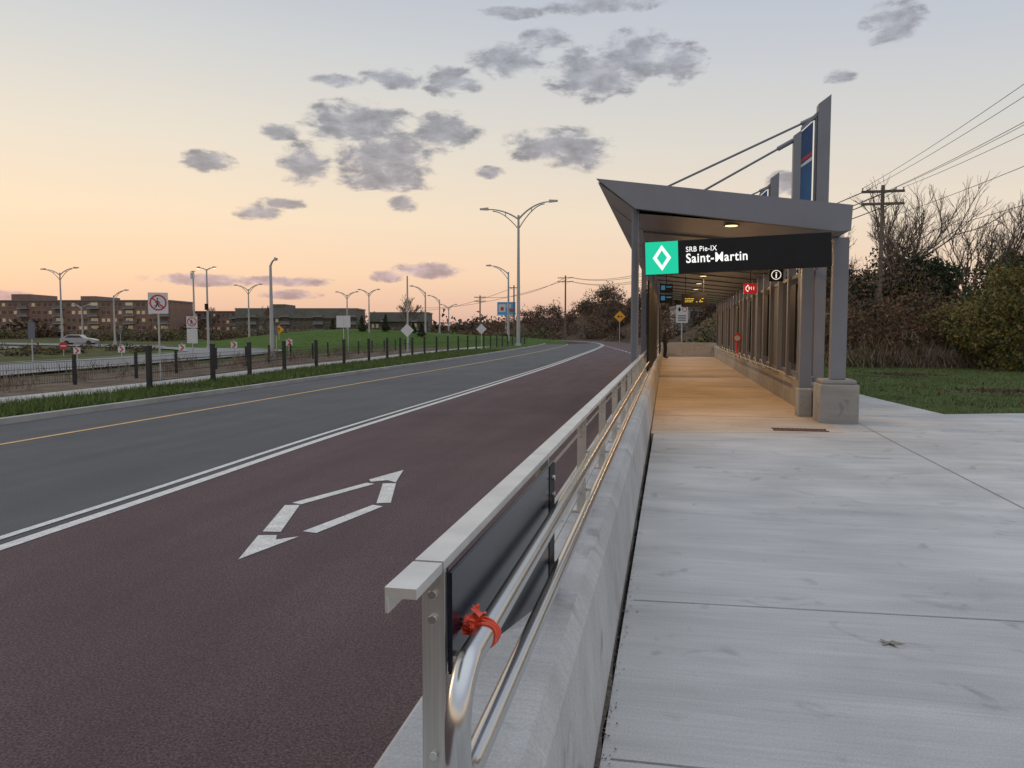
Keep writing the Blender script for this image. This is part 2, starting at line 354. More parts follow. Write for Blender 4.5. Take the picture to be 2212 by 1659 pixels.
mb=MB()
nx,ny=60,60; xs=np.linspace(-.2,90,nx); ys=np.linspace(14.6,110,ny)
def rz(x,y): return -.07+.05*mnoise.noise(Vector((x*.4,y*.4,0)))-.03 + (0 if y<60 else -.25*min(1,(y-60)/15))
mb.v=[(x if y<60 else x+2.5,y,rz(x,y)) for y in ys for x in xs]; mb.f=[(j*nx+i,j*nx+i+1,(j+1)*nx+i+1,(j+1)*nx+i) for j in range(ny-1) for i in range(nx-1)]
mb.mi('grassg'); mb.m=[0]*len(mb.f); mb.make('lawn')
mb=MB()
mb.prism([(-.215,-4),(16,-4),(16,18.5),(6.53,16.25),(5.0,15.75),(4.7,18.5),(4.4,22),(3.3,26),(-.3,26)],'z',-.12,0,'slab')
mb.make('sidewalk')
mb=MB()
for y0,dy in((2.72,.06),(4.42,.15),(11.35,.2)):
    mb.face([(-.2,y0,.004),(14,y0+dy*4,.004),(14,y0+dy*4+.008,.004),(-.2,y0+.008,.004)],'joint')
mb.face([(3.05,11.6,.0045),(3.062,11.6,.0045),(2.98,-3,.0045),(2.968,-3,.0045)],'joint')
mb.face([(3.05,11.62,.0045),(3.062,11.62,.0045),(3.112,14.2,.0045),(3.10,14.2,.0045)],'joint')
mb.make('expansion_joint')
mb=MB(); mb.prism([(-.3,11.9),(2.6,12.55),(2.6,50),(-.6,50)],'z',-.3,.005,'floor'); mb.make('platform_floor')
mb=MB()
for i in range(8):
    y=14.5+i*4; mb.box(-.3,2.5,y,y+.012,.004,.0075,'joint')
mb.make('expansion_joint')
mb=MB(); mb.prism([(7.2,17.4),(14,19),(14,19.6),(7.6,17.9)],'z',-.1,.0,'slab'); mb.make('path')

xo=lambda y:-.007*y
mb=MB()
prof=[(-.235,-.35),(-.235,.02),(-.275,.50),(-.315,.565),(-.63,.565),(-.66,.53),(-.66,-.35)]
ys=np.linspace(-1,50,18)
for y in ys: mb.v+=[(p[0]+xo(y),y,p[1]) for p in prof]
c=len(prof)
for j in range(len(ys)-1):
    for i in range(c-1): mb.f.append((j*c+i,j*c+i+1,(j+1)*c+i+1,(j+1)*c+i))
mb.f.append(tuple(range(c))); mb.f.append(tuple((len(ys)-1)*c+i for i in reversed(range(c))))
mb.mi('wallc'); mb.m=[0]*len(mb.f); mb.make('concrete_wall')
mb=MB(); mb.box(-.95,-.655,-2,50,-.33,-.17,'kerb',xo); mb.make('kerb')
mb=MB()
for i in range(200):
    y=i*.13-1; a=.004+.022*abs(mnoise.noise(Vector((y*1.7,3,0)))); 
    y2=y+.13; a2=.004+.022*abs(mnoise.noise(Vector((y2*1.7,3,0))))
    mb.face([(-.245+xo(y),y,.004),(-.235+a*1.6+xo(y),y,.004),(-.235+a2*1.6+xo(y2),y2,.004),(-.245+xo(y2),y2,.004)],'dirt')
for i in range(900):
    y=random.random()**1.3*12+1; x=-.228+xo(y)+abs(random.gauss(0,.025)); s_=random.uniform(.002,.007); t=random.random()*6.28
    mb.face([(x+s_*math.cos(t+a),y+s_*1.4*math.sin(t+a),.005+random.random()*.006) for a in (0,2.1,4.2)],'dirt')
mb.make('debris')

# ------------------------------------------------------------ railing
mb=MB()
yk=[1.44+1.365*i for i in range(0,34)]
segs=[(1.27,1.428)]+[(1.44+1.365*i,1.44+1.365*(i+1)-.008) for i in range(33)]
for a,b in segs:
    mb.box(-.485,-.425,a,b,1.078,1.098,'steeltop',xo)
    mb.box(-.485,-.478,a,b,1.05,1.0785,'steeltop',xo)
for i,y in enumerate(yk[:33]):
    mb.box(-.472,-.424,y,y+.014,.57,1.077,'steel',xo)
    mb.box(-.448,-.436,y+.0145,y+.07,.57,1.077,'steel',xo)
    mb.box(-.50,-.40,y-.03,y+.09,.566,.578,'steel',xo)
    for zz in (1.03,.98,.70):
        if i<8:
            mb.tube((-.448+xo(y),y-.008,zz),(-.448+xo(y),y+.001,zz),.0095,.0095,'tube',10)
    mb.box(-.436,-.372,y+.02,y+.05,.675,.69,'steel',xo)
    mb.box(-.436,-.372,y+.02,y+.05,.885,.897,'steel',xo)
mb.box(-.424,-.412,1.454,1.495,.57,.862,'steel',xo)
for i in range(1,33):
    y=yk[i]
    if y>44: break
    for zz in (1.0,.66):
        mb.box(-.456,-.450,y+.02,y+1.36,zz,zz+.012,'steel',xo)
mb.prism([(1.458,1.07),(2.80,1.07),(2.80,.62),(2.66,.60),(1.458,.865)],'x',-.434,-.424,'navy')
mb.prism([(2.70,1.068),(2.82,1.068),(2.82,.60),(2.70,.60)],'x',-.4235,-.4215,'black')
for zz in (1.02,.96): mb.tube((-.4215,2.75,zz),(-.410,2.75,zz),.010,.010,'tube',10)
ob=mb.make('metal_railing',bevel=.0025)
mb=MB()
def P(y,z,x=-.365): return (x+xo(y),y,z)
top=[P(48,.92)]+[P(y,.92) for y in (30,16,8,4,2.5,1.8,1.42)]
arc=[P(1.42-.10*math.sin(t),.82+.10*math.cos(t)) for t in np.linspace(.2,math.pi/2,7)]
arc2=[P(1.42-.10*math.cos(t),.77-.07*math.sin(t)) for t in np.linspace(0,math.pi/2,7)]
bot=[P(y,.70) for y in (1.5,1.8,2.5,4,8,16,30,48)]
mb.path(top+arc+arc2+bot,.0245,'tube',20)
mb.make('handrail',smooth=True)

# red plastic ribbon
mb=MB()
yc=1.535; cx=-.365+xo(yc); cz=.92
for j in range(3):
    y0=yc-.012+.010*j
    pts=[(cx+(.0265+.0015*j)*math.cos(t),y0+.004*math.sin(3*t+j),cz+(.0265+.0015*j)*math.sin(t)) for t in np.linspace(0,2*math.pi,20)]
    mb.path(pts,.0035,'tape',6)
def ribbon(pts,wd):
    for i in range(len(pts)-1):
        a=Vector(pts[i]);b=Vector(pts[i+1]); 
        s0=Vector((wd*math.sin(i*1.3),wd*math.cos(i*.9),wd*.4*math.sin(i*2.1))); s1=Vector((wd*math.sin((i+1)*1.3),wd*math.cos((i+1)*.9),wd*.4*math.sin((i+1)*2.1)))
        mb.face([a-s0,a+s0,b+s1,b-s1],'tape')
random.seed(3)
for l in range(9):
    ang=random.uniform(1.3,3.9); R_=random.uniform(.014,.032)
    pts=[]
    for t in np.linspace(0,2*math.pi,9):
        rr=R_*(.5-.5*math.cos(t)); aa=ang+.45*math.sin(t)
        pts.append((cx-.020+rr*math.cos(aa),yc+.014*math.sin(t*2+l),cz+.014+rr*math.sin(aa)))
    ribbon(pts,.008)
for l in range(3):
    pts=[(cx-.018+.006*l+.008*math.sin(t*5+l),yc+.008*l,cz+.02+t*.038*(1 if l<2 else .5)) for t in np.linspace(0,1,6)]
    ribbon(pts,.006)
mb.make('plastic_ribbon')

# ------------------------------------------------------------ station
st=empty('bus_station_shelter')
y0,y1=13.0,47.0
mb=MB()
mb.prism([(-1.27,4.07),(2.72,3.51),(2.70,3.12),(2.51,3.11),(-.63,3.56)],'y',y0,y0+.14,'grey')
mb.prism([(-1.25,4.055),(2.70,3.50),(2.69,3.30),(-1.0,3.84)],'y',y0+.141,y1,'greyd')
mb.prism([(-1.262,4.04),(-1.0,3.835),(-.60,3.52),(-.625,3.555)],'y',y0+.141,y1,'grey')
mb.prism([(2.56,3.12),(2.70,3.125),(2.70,3.295),(2.56,3.3)],'y',y0+.141,y1,'grey')
for i in range(8):
    y=y0+2.4+i*4.2; mb.prism([(-1.268,4.045),(-1.0,3.82),(-.60,3.505),(-.63,3.56)],'y',y,y+.02,'greyd')
mb.make('roof',st)
mb=MB()
mb.face([(-.60,y0+.141,3.50),(2.56,y0+.141,3.14),(2.56,y1,3.14),(-.60,y1,3.50)],'ceil')
for i in range(1,14):
    y=y0+i*2.4; mb.prism([(-.59,3.46),(2.55,3.105),(2.55,3.135),(-.59,3.495)],'y',y,y+.03,'greyd')
mb.make('ceiling',st)
mb=MB()
cz_=lambda x: 3.50-(x+.6)*.36/3.16
for i in range(9):
    y=13.45+i*4
    x=.93; mb.tube((x,y,cz_(x)-.03),(x,y,cz_(x)-.004),.13,.13,'greyd',20); mb.tube((x,y,cz_(x)-.036),(x,y,cz_(x)-.031),.10,.10,'lamp',20)
    ld=bpy.data.lights.new('ceiling_light','AREA'); ld.shape='DISK'; ld.size=.22; ld.energy=42; ld.color=(1,.58,.26)
    lo=bpy.data.objects.new('ceiling_light',ld); lo.location=(x,y+(1.2 if i==0 else .3),cz_(x)-.06); lo.parent=st; scene.collection.objects.link(lo)
mb.make('ceiling_lamps',st)
mb=MB()
for y in [13.02+4.8*i for i in range(8)]:
    x=-.56+xo(y)*.6
    mb.box(x-.075,x+.045,y+.15,y+.30,.566,3.55,'grey')
    mb.box(x-.10,x+.07,y+.12,y+.33,.566,.585,'grey')
mb.box(-.66,-.60,13.0+.15,13.29,.56,3.58,'greyd')
mb.box(2.62,2.86,13.85,14.05,.74,3.11,'grey')
mb.box(2.27,2.47,14.8,14.98,.50,3.12,'grey')
mb.box(2.70,2.90,16.0,16.35,0,3.10,'grey'); 
for i,y in enumerate(np.arange(16.2,47,1.55)):
    mb.box(2.44,2.60,y,y+.16,.58,3.12,'grey')
    if i%3!=2:
        mb.box(2.54,2.56,y+.165,y+1.54,.72,2.65,'glass')
    else:
        mb.box(2.53,2.57,y+.165,y+1.54,.72,2.65,'greyd')
    if i%3==0: mb.box(2.40,2.439,y+.2,y+.9,.9,2.5,'black')
mb.box(2.515,2.575,15,47,2.66,2.74,'grey'); mb.box(2.515,2.575,15,47,.62,.71,'grey')
mb.make('columns_and_glazing',st,bevel=.006)
mb=MB()
mb.prism([(2.47,14.99),(2.72,14.99),(2.72,48),(2.47,48)],'z',-.1,.585,'pier')
mb.prism([(2.44,13.72),(3.06,13.72),(3.06,14.40),(2.44,14.40)],'z',-.1,.66,'pier')
mb.prism([(2.48,13.76),(3.02,13.76),(3.02,14.36),(2.48,14.36)],'z',.66,.735,'pier')
mb.prism([(2.24,14.72),(2.49,14.72),(2.49,15.05),(2.24,15.05)],'z',0,.52,'pier')
mb.box(2.50,2.72,14.42,14.98,-.1,.5,'pier')
mb.make('parapet',st,bevel=.025)
mb=MB(); mb.box(-.75,2.9,48.2,48.45,-.3,.86,'pier'); mb.make('end_wall',st,bevel=.02)
mb=MB()
pts=[]
for i in range(60):
    y=20+i*.42; k_=i%4
    pts.append((2.36,y,.78 if k_ in(0,1) else .62))
mb.path(pts,.02,'tube',8)
mb.path([(2.32,17,.68),(2.32,46,.68)],.018,'tube',8)
for y in np.arange(17,46,2.5): mb.tube((2.32,y,.68),(2.48,y,.5),.012,.012,'tube',6)
mb.make('leaning_rail',st,smooth=True)
for k_,ym in enumerate((16.15,23.6,31.0,38.5)):
    mb=MB()
    mb.prism([(2.70,3.3),(2.93,3.3),(2.93,6.10),(2.70,5.93)],'y',ym,ym+.22,'grey')
    mb.prism([(2.26,3.6),(2.40,3.6),(2.40,5.45),(2.26,5.35)],'y',ym,ym+.16,'grey')
    mb.prism([(2.401,3.6),(2.62,3.6),(2.62,5.62),(2.401,5.42)],'y',ym+.06,ym+.10,'blue')
    mb.prism([(2.401,5.45),(2.695,5.72),(2.695,5.80),(2.401,5.52)],'y',ym+.03,ym+.13,'grey')
    mb.prism([(2.655,3.6),(2.695,3.6),(2.695,5.7),(2.655,5.68)],'y',ym+.04,ym+.12,'greyd')
    for zz,kk in ((4.98,'redp'),(4.88,'whites'),(4.05,'whites'),(3.95,'redp')):
        mb.face([(2.41,ym+.055,zz-.14),(2.615,ym+.055,zz),(2.615,ym+.055,zz+.07),(2.41,ym+.055,zz-.09)],kk)
    for (xa,za,xb,zb) in ((2.70,5.72,-1.1,4.06),(2.26,5.28,-.25,3.93)):
        a=Vector((xa,ym+.1,za)); b=Vector((xb,ym+.1,zb)); d=(b-a).normalized()
        mb.tube(a,b,.022,.022,'grey',8); mb.tube(a,a+d*.32,.045,.045,'grey',8)
    mb.make('mast_and_tie_rods',st)
sg=empty('station_sign',(0.965,12.84,2.765),(0,math.radians(-1.95),0))
mb=MB(); mb.box(-1.415,1.42,-.07,.10,-.262,.262,'black'); mb.make('sign_box',sg,bevel=.008)
mb=MB(); mb.box(-1.41,-.895,-.076,-.0705,-.258,.258,'green'); mb.make('green_panel',sg)
mb=MB()
cx,cz=-1.15,0
def rhomb(rx,rz): return [(cx,cz+rz),(cx+rx,cz),(cx,cz-rz),(cx-rx,cz)]
o_,i_=rhomb(.145,.205),rhomb(.082,.122)
for i in range(4):
    j=(i+1)%4
    mb.face([(o_[i][0],-.0785,o_[i][1]),(o_[j][0],-.0785,o_[j][1]),(i_[j][0],-.0785,i_[j][1]),(i_[i][0],-.0785,i_[i][1])],'whitelit')
mb.make('diamond_symbol',sg)
text('SRB Pie-IX','line_name',sg,(-.775,-.075,.075),.115,'whitelit',.0008,.88,sp=1.08)
text('Saint-Martin','station_name',sg,(-.775,-.075,-.098),.205,'whitelit',.0032,.86,sp=1.09)
e=empty('information_sign',(2.22,18,2.79)); mb=MB(); mb.box(-.15,.15,0,.06,-.14,.14,'black'); mb.box(-.01,.01,.02,.04,.14,.5,'black'); mb.disc((0,-.004,0),.105,'y','whitelit',24,.09)
mb.make('panel',e); text('i','letter',e,(0,-.004,-.065),.19,'whitelit',.004,1,'CENTER')
e=empty('emergency_phone_sign',(2.05,22,2.71)); mb=MB(); mb.box(-.17,.17,0,.06,-.14,.14,'red'); mb.box(-.01,.01,.02,.04,.14,.5,'black')
mb.path([(-.05,-.008,.08),(-.10,-.008,.05),(-.12,-.008,0),(-.10,-.008,-.05),(-.05,-.008,-.08)],[.016,.009,.008,.009,.016],'whitelit',8)
mb.make('panel',e); text('911','number',e,(-.06,-.006,-.04),.125,'whitelit',.001,.95)
e=empty('emergency_point',(2.36,30,1.05)); mb=MB(); mb.box(-.03,.03,0,.05,-.45,.45,'red'); mb.disc((-.0,-.012,.25),.16,'y','redp',18,.11); mb.disc((0,-.008,.25),.11,'y','whites',16); mb.make('panel',e)
e=empty('arrival_display',(.68,26,2.56)); mb=MB(); mb.box(-.41,.41,0,.12,-.215,.215,'black'); mb.box(-.3,-.28,.04,.06,.215,.8,'black'); mb.box(.28,.3,.04,.06,.215,.8,'black')
for r_ in range(3):
    x=-.3
    while x<.28:
        l_=random.uniform(.02,.06); 
        if random.random()<.75: mb.box(x,x+l_,-.004,-.001,.04-r_*.05,.055-r_*.05,'amber')
        x+=l_+.015
mb.make('display',e)
e=empty('information_screen',(-.17,20,2.5)); mb=MB()
for zz in(.13,-.13):
    mb.box(-.16,.16,0,.08,zz-.11,zz+.11,'black'); 
    mb.box(-.13,-.03,-.004,-.001,zz-.04,zz+.07,'screenb'); mb.box(0,.13,-.004,-.001,zz+.02,zz+.05,'screenb')
mb.box(-.01,.01,.02,.04,.24,.9,'black'); mb.make('screen',e)
mb=MB(); mb.box(-.50,-.46,15.6,24,.75,2.55,'black'); mb.box(-.47,-.44,28,31,.75,2.4,'black'); mb.make('advertising_panel',st)
mb=MB(); mb.box(1.58,2.36,12.58,12.80,.001,.012,'blackp')
for i in range(13): mb.box(1.60+i*.058,1.63+i*.058,12.60,12.78,.0125,.018,'rust')
mb.box(1.56,2.38,12.56,12.58,.002,.02,'rust'); mb.box(1.56,2.38,12.80,12.82,.002,.02,'rust'); mb.make('drain_grate')

def person(loc,rot):
    J={'pel':(0,0,.95),'sp':(0,.01,1.2),'ch':(0,.0,1.4),'nk':(0,-.01,1.5),'hd':(0,-.03,1.60),'ht':(0,-.03,1.70),
       'ls':(-.19,0,1.42),'le':(-.24,.03,1.15),'lw':(-.21,-.08,.92),'lh':(-.2,-.1,.83),'rs':(.19,0,1.42),'re':(.24,.03,1.15),'rw':(.2,-.1,.95),'rh':(.17,-.14,.86),
       'll':(-.1,0,.9),'lk':(-.11,-.02,.5),'la':(-.11,.02,.09),'lt':(-.12,-.16,.04),'rl':(.1,0,.9),'rk':(.12,-.04,.5),'ra':(.12,.0,.09),'rt':(.14,-.17,.04)}
    E=[('pel','sp'),('sp','ch'),('ch','nk'),('nk','hd'),('hd','ht'),('ch','ls'),('ls','le'),('le','lw'),('lw','lh'),('ch','rs'),('rs','re'),('re','rw'),('rw','rh'),('pel','ll'),('ll','lk'),('lk','la'),('la','lt'),('pel','rl'),('rl','rk'),('rk','ra'),('ra','rt')]
    rad={'pel':.15,'sp':.15,'ch':.16,'nk':.06,'hd':.1,'ht':.07,'ls':.075,'le':.055,'lw':.04,'lh':.035,'rs':.075,'re':.055,'rw':.04,'rh':.035,'ll':.1,'lk':.065,'la':.05,'lt':.04,'rl':.1,'rk':.065,'ra':.05,'rt':.04}
    ks=list(J); me=bpy.data.meshes.new('person'); me.from_pydata([J[k] for k in ks],[(ks.index(a),ks.index(b)) for a,b in E],[])
    ob=bpy.data.objects.new('person',me); scene.collection.objects.link(ob); ob.location=loc; ob.rotation_euler=(0,0,rot)
    me.materials.append(M['cloth'])
    md=ob.modifiers.new('skin','SKIN')
    for i,k in enumerate(ks): me.skin_vertices[0].data[i].radius=(rad[k],rad[k]*.8); 
    me.skin_vertices[0].data[0].use_root=True
    s_=ob.modifiers.new('sub','SUBSURF'); s_.levels=2; s_.render_levels=2
    mb=MB()
    for i in range(8):
        for j in range(6):
            def S(a,b): 
                th_=-.9+1.8*a/8; ph=-.9+1.6*b/6; return (.088*math.sin(th_)*math.cos(ph),-.03-.098*math.cos(th_)*math.cos(ph),1.60+.11*math.sin(ph))
            mb.face([S(i,j),S(i+1,j),S(i+1,j+1),S(i,j+1)],'skin')
    mb.tube((0,-.125,1.61),(0,-.145,1.585),.008,.014,'skin',6)
    mb.make('face',ob)
person((-.42,45.2,.005),math.radians(75))

# ------------------------------------------------------------ street furniture
def street_lamp(x,y,z0,zt,arms,r=.1,glow=False,brace=True):
    mb=MB(); base=max(z0,-.36)
    mb.tube((x,y,base),(x,y,base+.4),r*2,r*1.7,'lampw',10); mb.tube((x,y,base+.4),(x,y,zt),r*1.25,r*.7,'lampw',10)
    for dx,dz in arms:
        sg_=1 if dx>0 else -1; l=abs(dx)
        def cv(t): return (x+sg_*l*t, y, zt-.12*l+ (dz+.12*l)*(1-(1-t)**2.2))
        ps=[cv(t) for t in np.linspace(0,1,9)]
        mb.path(ps,[r*.6-(r*.25)*i/8 for i in range(9)],'lampw',6)
        if brace:
            def c2(t): return (x+sg_*l*t*.8, y, zt-.42*l+ (dz+.36*l)*(1-(1-t)**1.8))
            ps=[c2(t) for t in np.linspace(0,1,8)]; mb.path(ps,r*.35,'lampw',6)
            mb.tube(cv(.4),c2(.5),r*.3,r*.3,'lampw',5)
        hx=x+sg_*l; hz=zt+dz
        mb.prism([(hx-sg_*.1*l*.6,hz-r*.6),(hx+sg_*l*.2,hz-r*.2),(hx+sg_*l*.2,hz+r*.8),(hx-sg_*.1*l*.6,hz+r*1.2)],'y',y-.15,y+.15,'galv')
        if glow: mb.box(min(hx,hx+sg_*l*.17),max(hx,hx+sg_*l*.17),y-.12,y+.12,hz-r*1.1,hz-r*.65,'lampon')
    mb.make('street_lamp',smooth=True)
street_lamp(-18.5,93.2,-.3,15.6,[(-4.0,.8),(4.0,1.5)],.19)
street_lamp(-65.5,73.2,-.3,7.9,[(-1.95,.4),(1.95,.5)],.1)
street_lamp(-44,67.5,-.3,7.5,[(-.8,.15),(.8,.15)],.1,True,False)
street_lamp(-77.5,96.3,-.3,6.6,[(2.0,.7)],.12)
street_lamp(-104,121,-.3,5.9,[(-1.6,.4),(1.6,.4)],.12)
street_lamp(-64,109,-.3,8.0,[(-2.0,.6),(2.0,.7)],.12)
street_lamp(-53.5,122,-.3,7.6,[(-1.7,.5),(1.7,.5)],.12)
street_lamp(-37.5,115,-.3,7.6,[(-2.1,.9)],.13)
street_lamp(-44.1,144,-.3,7.6,[(-2.0,.8)],.14)
street_lamp(-50.8,173,-.3,7.0,[(-1.7,.7),(1.7,.7)],.14)
street_lamp(-22.8,107.6,-.3,9.9,[(-2.7,.9)],.15)
street_lamp(-37.0,91,-.3,6.3,[(-1.2,.4),(1.2,.4)],.09)
street_lamp(-24.3,44,-.3,5.6,[(.35,.35)],.11,False,False)
mb=MB(); mb.tube((-23.4,66.6,-.36),(-23.4,66.6,6.5),.1,.07,'lampw',8); mb.tube((-23.4,66.6,-.36),(-23.4,66.6,0),.16,.14,'lampw',8); mb.make('metal_pole',smooth=True)
mb=MB(); mb.tube((-57.3,85.1,-.36),(-57.3,85.1,8.9),.13,.09,'lampw',8); 
for zz in(8.8,8.2): mb.box(-57.6,-57.0,85,85.15,zz,zz+.08,'lampw')
mb.box(-57.55,-57.35,84.9,85,7.9,8.7,'whites'); mb.box(-57.25,-57.05,84.9,85,7.9,8.7,'whites')
mb.make('antenna_mast',smooth=True)
mb=MB(); mb.box(-44.18,-43.85,67.3,67.4,3.6,4.2,'black'); mb.box(-44.1,-43.95,67.2,67.3,3.7,4.1,'blackp'); mb.make('signal_box',None)

def signpost(name,x,y,z0,zc,rot,build,ptop=None,r=.03):
    e=empty(name,(x,y,0),(0,0,math.radians(rot)))
    mb=MB(); mb.tube((0,.03,z0),(0,.03,ptop or zc+.3),r,r,'galv',8); mb.make('post',e)
    mb=MB(); build(mb,zc); mb.make('sign_plate',e); return e
def noped(mb,zc,w=.34,h=.385,bike=True):
    mb.box(-w,w,-.006,0,zc-h,zc+h,'whites')
    mb.disc((0,-.012,zc+.02),w*.86,'y','redp',28,w*.70)
    mb.face([(-w*.55,-.0135,zc+w*.62),(-w*.62,-.0135,zc+w*.5),(w*.55,-.0135,zc-w*.58),(w*.62,-.0135,zc-w*.46)],'redp')
    mb.disc((-.02,-.0095,zc+w*.45),w*.09,'y','black',10)
    for a,b,t in (((-.02,.10),(-.03,-.02),.030),((-.03,-.02),(-.09,-.14),.018),((-.03,-.02),(.03,-.14),.018),((-.02,.08),(.06,.02),.014),((-.02,.08),(-.09,.01),.014)):
        ax_,az_=a; bx,bz=b; d=Vector((bx-ax_,bz-az_)).normalized(); n_=Vector((-d[1],d[0]))*t
        mb.face([(ax_+n_[0],-.0085,zc+az_+n_[1]),(ax_-n_[0],-.0085,zc+az_-n_[1]),(bx-n_[0],-.0085,zc+bz-n_[1]),(bx+n_[0],-.0085,zc+bz+n_[1])],'black')
    if bike:
        mb.disc((-.10,-.0075,zc-.12),.055,'y','black',14,.042); mb.disc((.10,-.0075,zc-.12),.055,'y','black',14,.042)
signpost('no_pedestrian_sign',-18.5,25.3,-.3,2.58,28,noped)
def sec(mb,zc):
    noped(mb,zc,.30,.33,False); mb.box(-.29,.29,-.006,0,zc-1.22,zc-.38,'whites')
signpost('no_pedestrian_sign',-27.3,40.3,-.3,2.08,25,sec)
def diamond(k,s_,arrow=None):
    def f(mb,zc):
        mb.prism([(0,zc+s_),(s_,zc),(0,zc-s_),(-s_,zc)],'y',-.01,0,k)
        if k=='yellow':
            a=s_*.45
            if arrow=='left':
                mb.face([(-a,-.014,zc),(-a*.2,-.014,zc-a*.6),(-a*.2,-.014,zc+a*.6)],'black'); mb.face([(-a*.2,-.014,zc-.16*a),(a,-.014,zc-.16*a),(a,-.014,zc+.16*a),(-a*.2,-.014,zc+.16*a)],'black')
            else:
                mb.face([(0,-.014,zc+a),(-a*.5,-.014,zc+.2*a),(a*.5,-.014,zc+.2*a)],'black'); mb.face([(-.15*a,-.014,zc-a),(.15*a,-.014,zc-a),(.15*a,-.014,zc+.2*a),(-.15*a,-.014,zc+.2*a)],'black')
    return f
signpost('warning_sign',-8.9,134,-.36,4.05,0,diamond('yellow',.98,'left'),r=.06)
signpost('warning_sign',-44.7,82.6,-.36,1.75,20,diamond('yellow',.55,'up'))
signpost('traffic_sign',-20.1,57.1,-.3,1.62,10,diamond('whites',.52))
signpost('traffic_sign',-16.9,68,-.3,1.75,10,diamond('whites',.48))
def board(mb,zc):
    mb.box(-.62,.62,-.02,0,zc-.53,zc+.53,'whites'); mb.box(-.01,.01,-.024,-.021,zc-.53,zc+.53,'galv'); mb.tube((.4,.03,-.3),(.4,.03,zc+.3),.04,.04,'galv',6)
signpost('road_sign_board',-29.1,65.5,-.36,2.42,15,board,r=.04)
def chev(d):
    def f(mb,zc):
        mb.box(-.2,.2,-.01,0,zc-.2,zc+.2,'whites'); 
        for s_ in(1,-1): mb.face([(d*.14,-.014,zc),(-d*.02,-.014,zc+s_*.18),(-d*.14,-.014,zc+s_*.18),(d*.02,-.014,zc)],'redp')
    return f
for x,y,z in((-37.6,43.2,.2),(-34.8,43.8,.28),(-30.9,44.5,.40),(-27.7,45.3,.58),(-24.2,46,.73)): signpost('chevron_sign',x,y,-.3,z+.1,30,chev(1))
def noent(mb,zc):
    mb.disc((0,-.008,zc),.3,'y','redp',24); mb.box(-.19,.19,-.014,-.010,zc-.05,zc+.05,'whites')
signpost('no_entry_sign',-46.2,51.7,-.36,.42,35,noent)
for x,y in ((-31.3,33),(-36,66),(-70,88)):
    def f(mb,zc): mb.box(-.15,.15,-.01,0,zc-.42,zc+.42,'greyd')
    signpost('parking_sign',x,y,-.36,1.6,30,f)
def f(mb,zc):
    mb.box(-.45,.45,-.02,0,zc-.7,zc+.7,'whites'); mb.prism([(-.2,zc+.55),(-.08,zc+.35),(-.2,zc+.15),(-.32,zc+.35)],'y',-.03,-.021,'black'); mb.disc((.2,-.024,zc+.35),.19,'y','redp',18,.14)
    for r_ in range(4): mb.box(-.3,.3,-.026,-.021,zc-.15-r_*.13,zc-.10-r_*.13,'black')
signpost('bus_lane_sign',.7,62,-.3,2.9,0,f,r=.05)
e=empty('billboard',(-46.2,215,0)); mb=MB(); mb.box(-2.6,2.6,0,.4,6.2,9.8,'screenb'); 
mb.box(-2.2,-.2,-.05,0,7.0,9.2,'whites'); mb.box(.3,2.3,-.05,0,7.0,7.9,'redp'); mb.box(.1,1.4,-.06,-.051,8.2,9.2,'whites'); mb.box(-1.6,-.7,-.07,-.052,7.4,8.4,'redp')
mb.tube((0,.2,-.3),(0,.2,6.2),.3,.3,'galv',8); mb.box(-2.7,2.7,-.3,-.1,6.0,6.15,'galv'); mb.make('board',e)
def car(x,y,rot,k):
    e=empty('car',(x,y,gz(x,y)),(0,0,math.radians(rot)))
    mb=MB(); mb.prism([(-2.2,.3),(2.2,.3),(2.25,.75),(1.5,.92),(.8,1.0),(.3,1.42),(-1.2,1.45),(-1.9,1.0),(-2.25,.9)],'y',-.85,.85,k)
    mb.prism([(.68,1.0),(.25,1.36),(-1.15,1.39),(-1.7,1.0)],'y',-.86,.86,'glassd'); mb.make('body',e,bevel=.05)
    mb=MB()
    for wx in(-1.4,1.4):
        for wy in(-.88,.7): mb.tube((wx,wy,.33),(wx,wy+.18,.33),.33,.33,'blackp',14)
    mb.box(2.2,2.27,-.7,.7,.6,.72,'whites'); mb.box(-2.27,-2.22,-.7,.7,.7,.82,'redp'); mb.make('wheels_and_lights',e)
car(-80,92.5,22,'carp'); car(-57.5,183,10,'redp'); car(-110,105,20,'whites'); car(-50,168,40,'carp')

def upole(x,y,zt,arms,w_=1.15,r=.14):
    mb=MB(); mb.tube((x,y,-.36),(x,y,zt),r,r*.7,'wood',10)
    for za in arms:
        mb.box(x-w_,x+w_,y-.08,y+.04,za-.07,za+.07,'wood')
        mb.tube((x,y-.05,za-.6*w_*.6),(x+w_*.5,y-.05,za-.05),.02,.02,'wood',5); mb.tube((x,y-.05,za-.6*w_*.6),(x-w_*.5,y-.05,za-.05),.02,.02,'wood',5)
        for dx in(-.95,-.6,.6,.95): 
            mb.tube((x+dx*w_,y-.02,za+.07),(x+dx*w_,y-.02,za+.22),.03,.055,'galv',6)
    mb.make('utility_pole')
upole(11.7,48.4,9.9,[9.55,8.85])
upole(-38.8,155,8.9,[8.5,7.7],1.2,.18); upole(-32.1,157,11,[10.5],1.3,.18); upole(-21.7,159,13,[12.5,11.7],1.6,.2)
mb=MB()
def wire(a,b,sag,r=.012,n=16):
    a=Vector(a);b=Vector(b); ps=[]
    for i in range(n+1):
        t=i/n; p=a.lerp(b,t); p.z-=sag*4*t*(1-t); ps.append(p)
    mb.path(ps,r,'blackp',4)
for (xa,za,ze) in ((10.6,9.75,10.0),(11.0,9.75,9.7),(12.4,9.75,9.3),(12.8,9.75,8.9),(10.7,9.05,8.3),(11.7,8.0,7.4),(11.7,6.7,6.0)):
    wire((xa,48.4,za),(xa+.3,2,ze),.55)
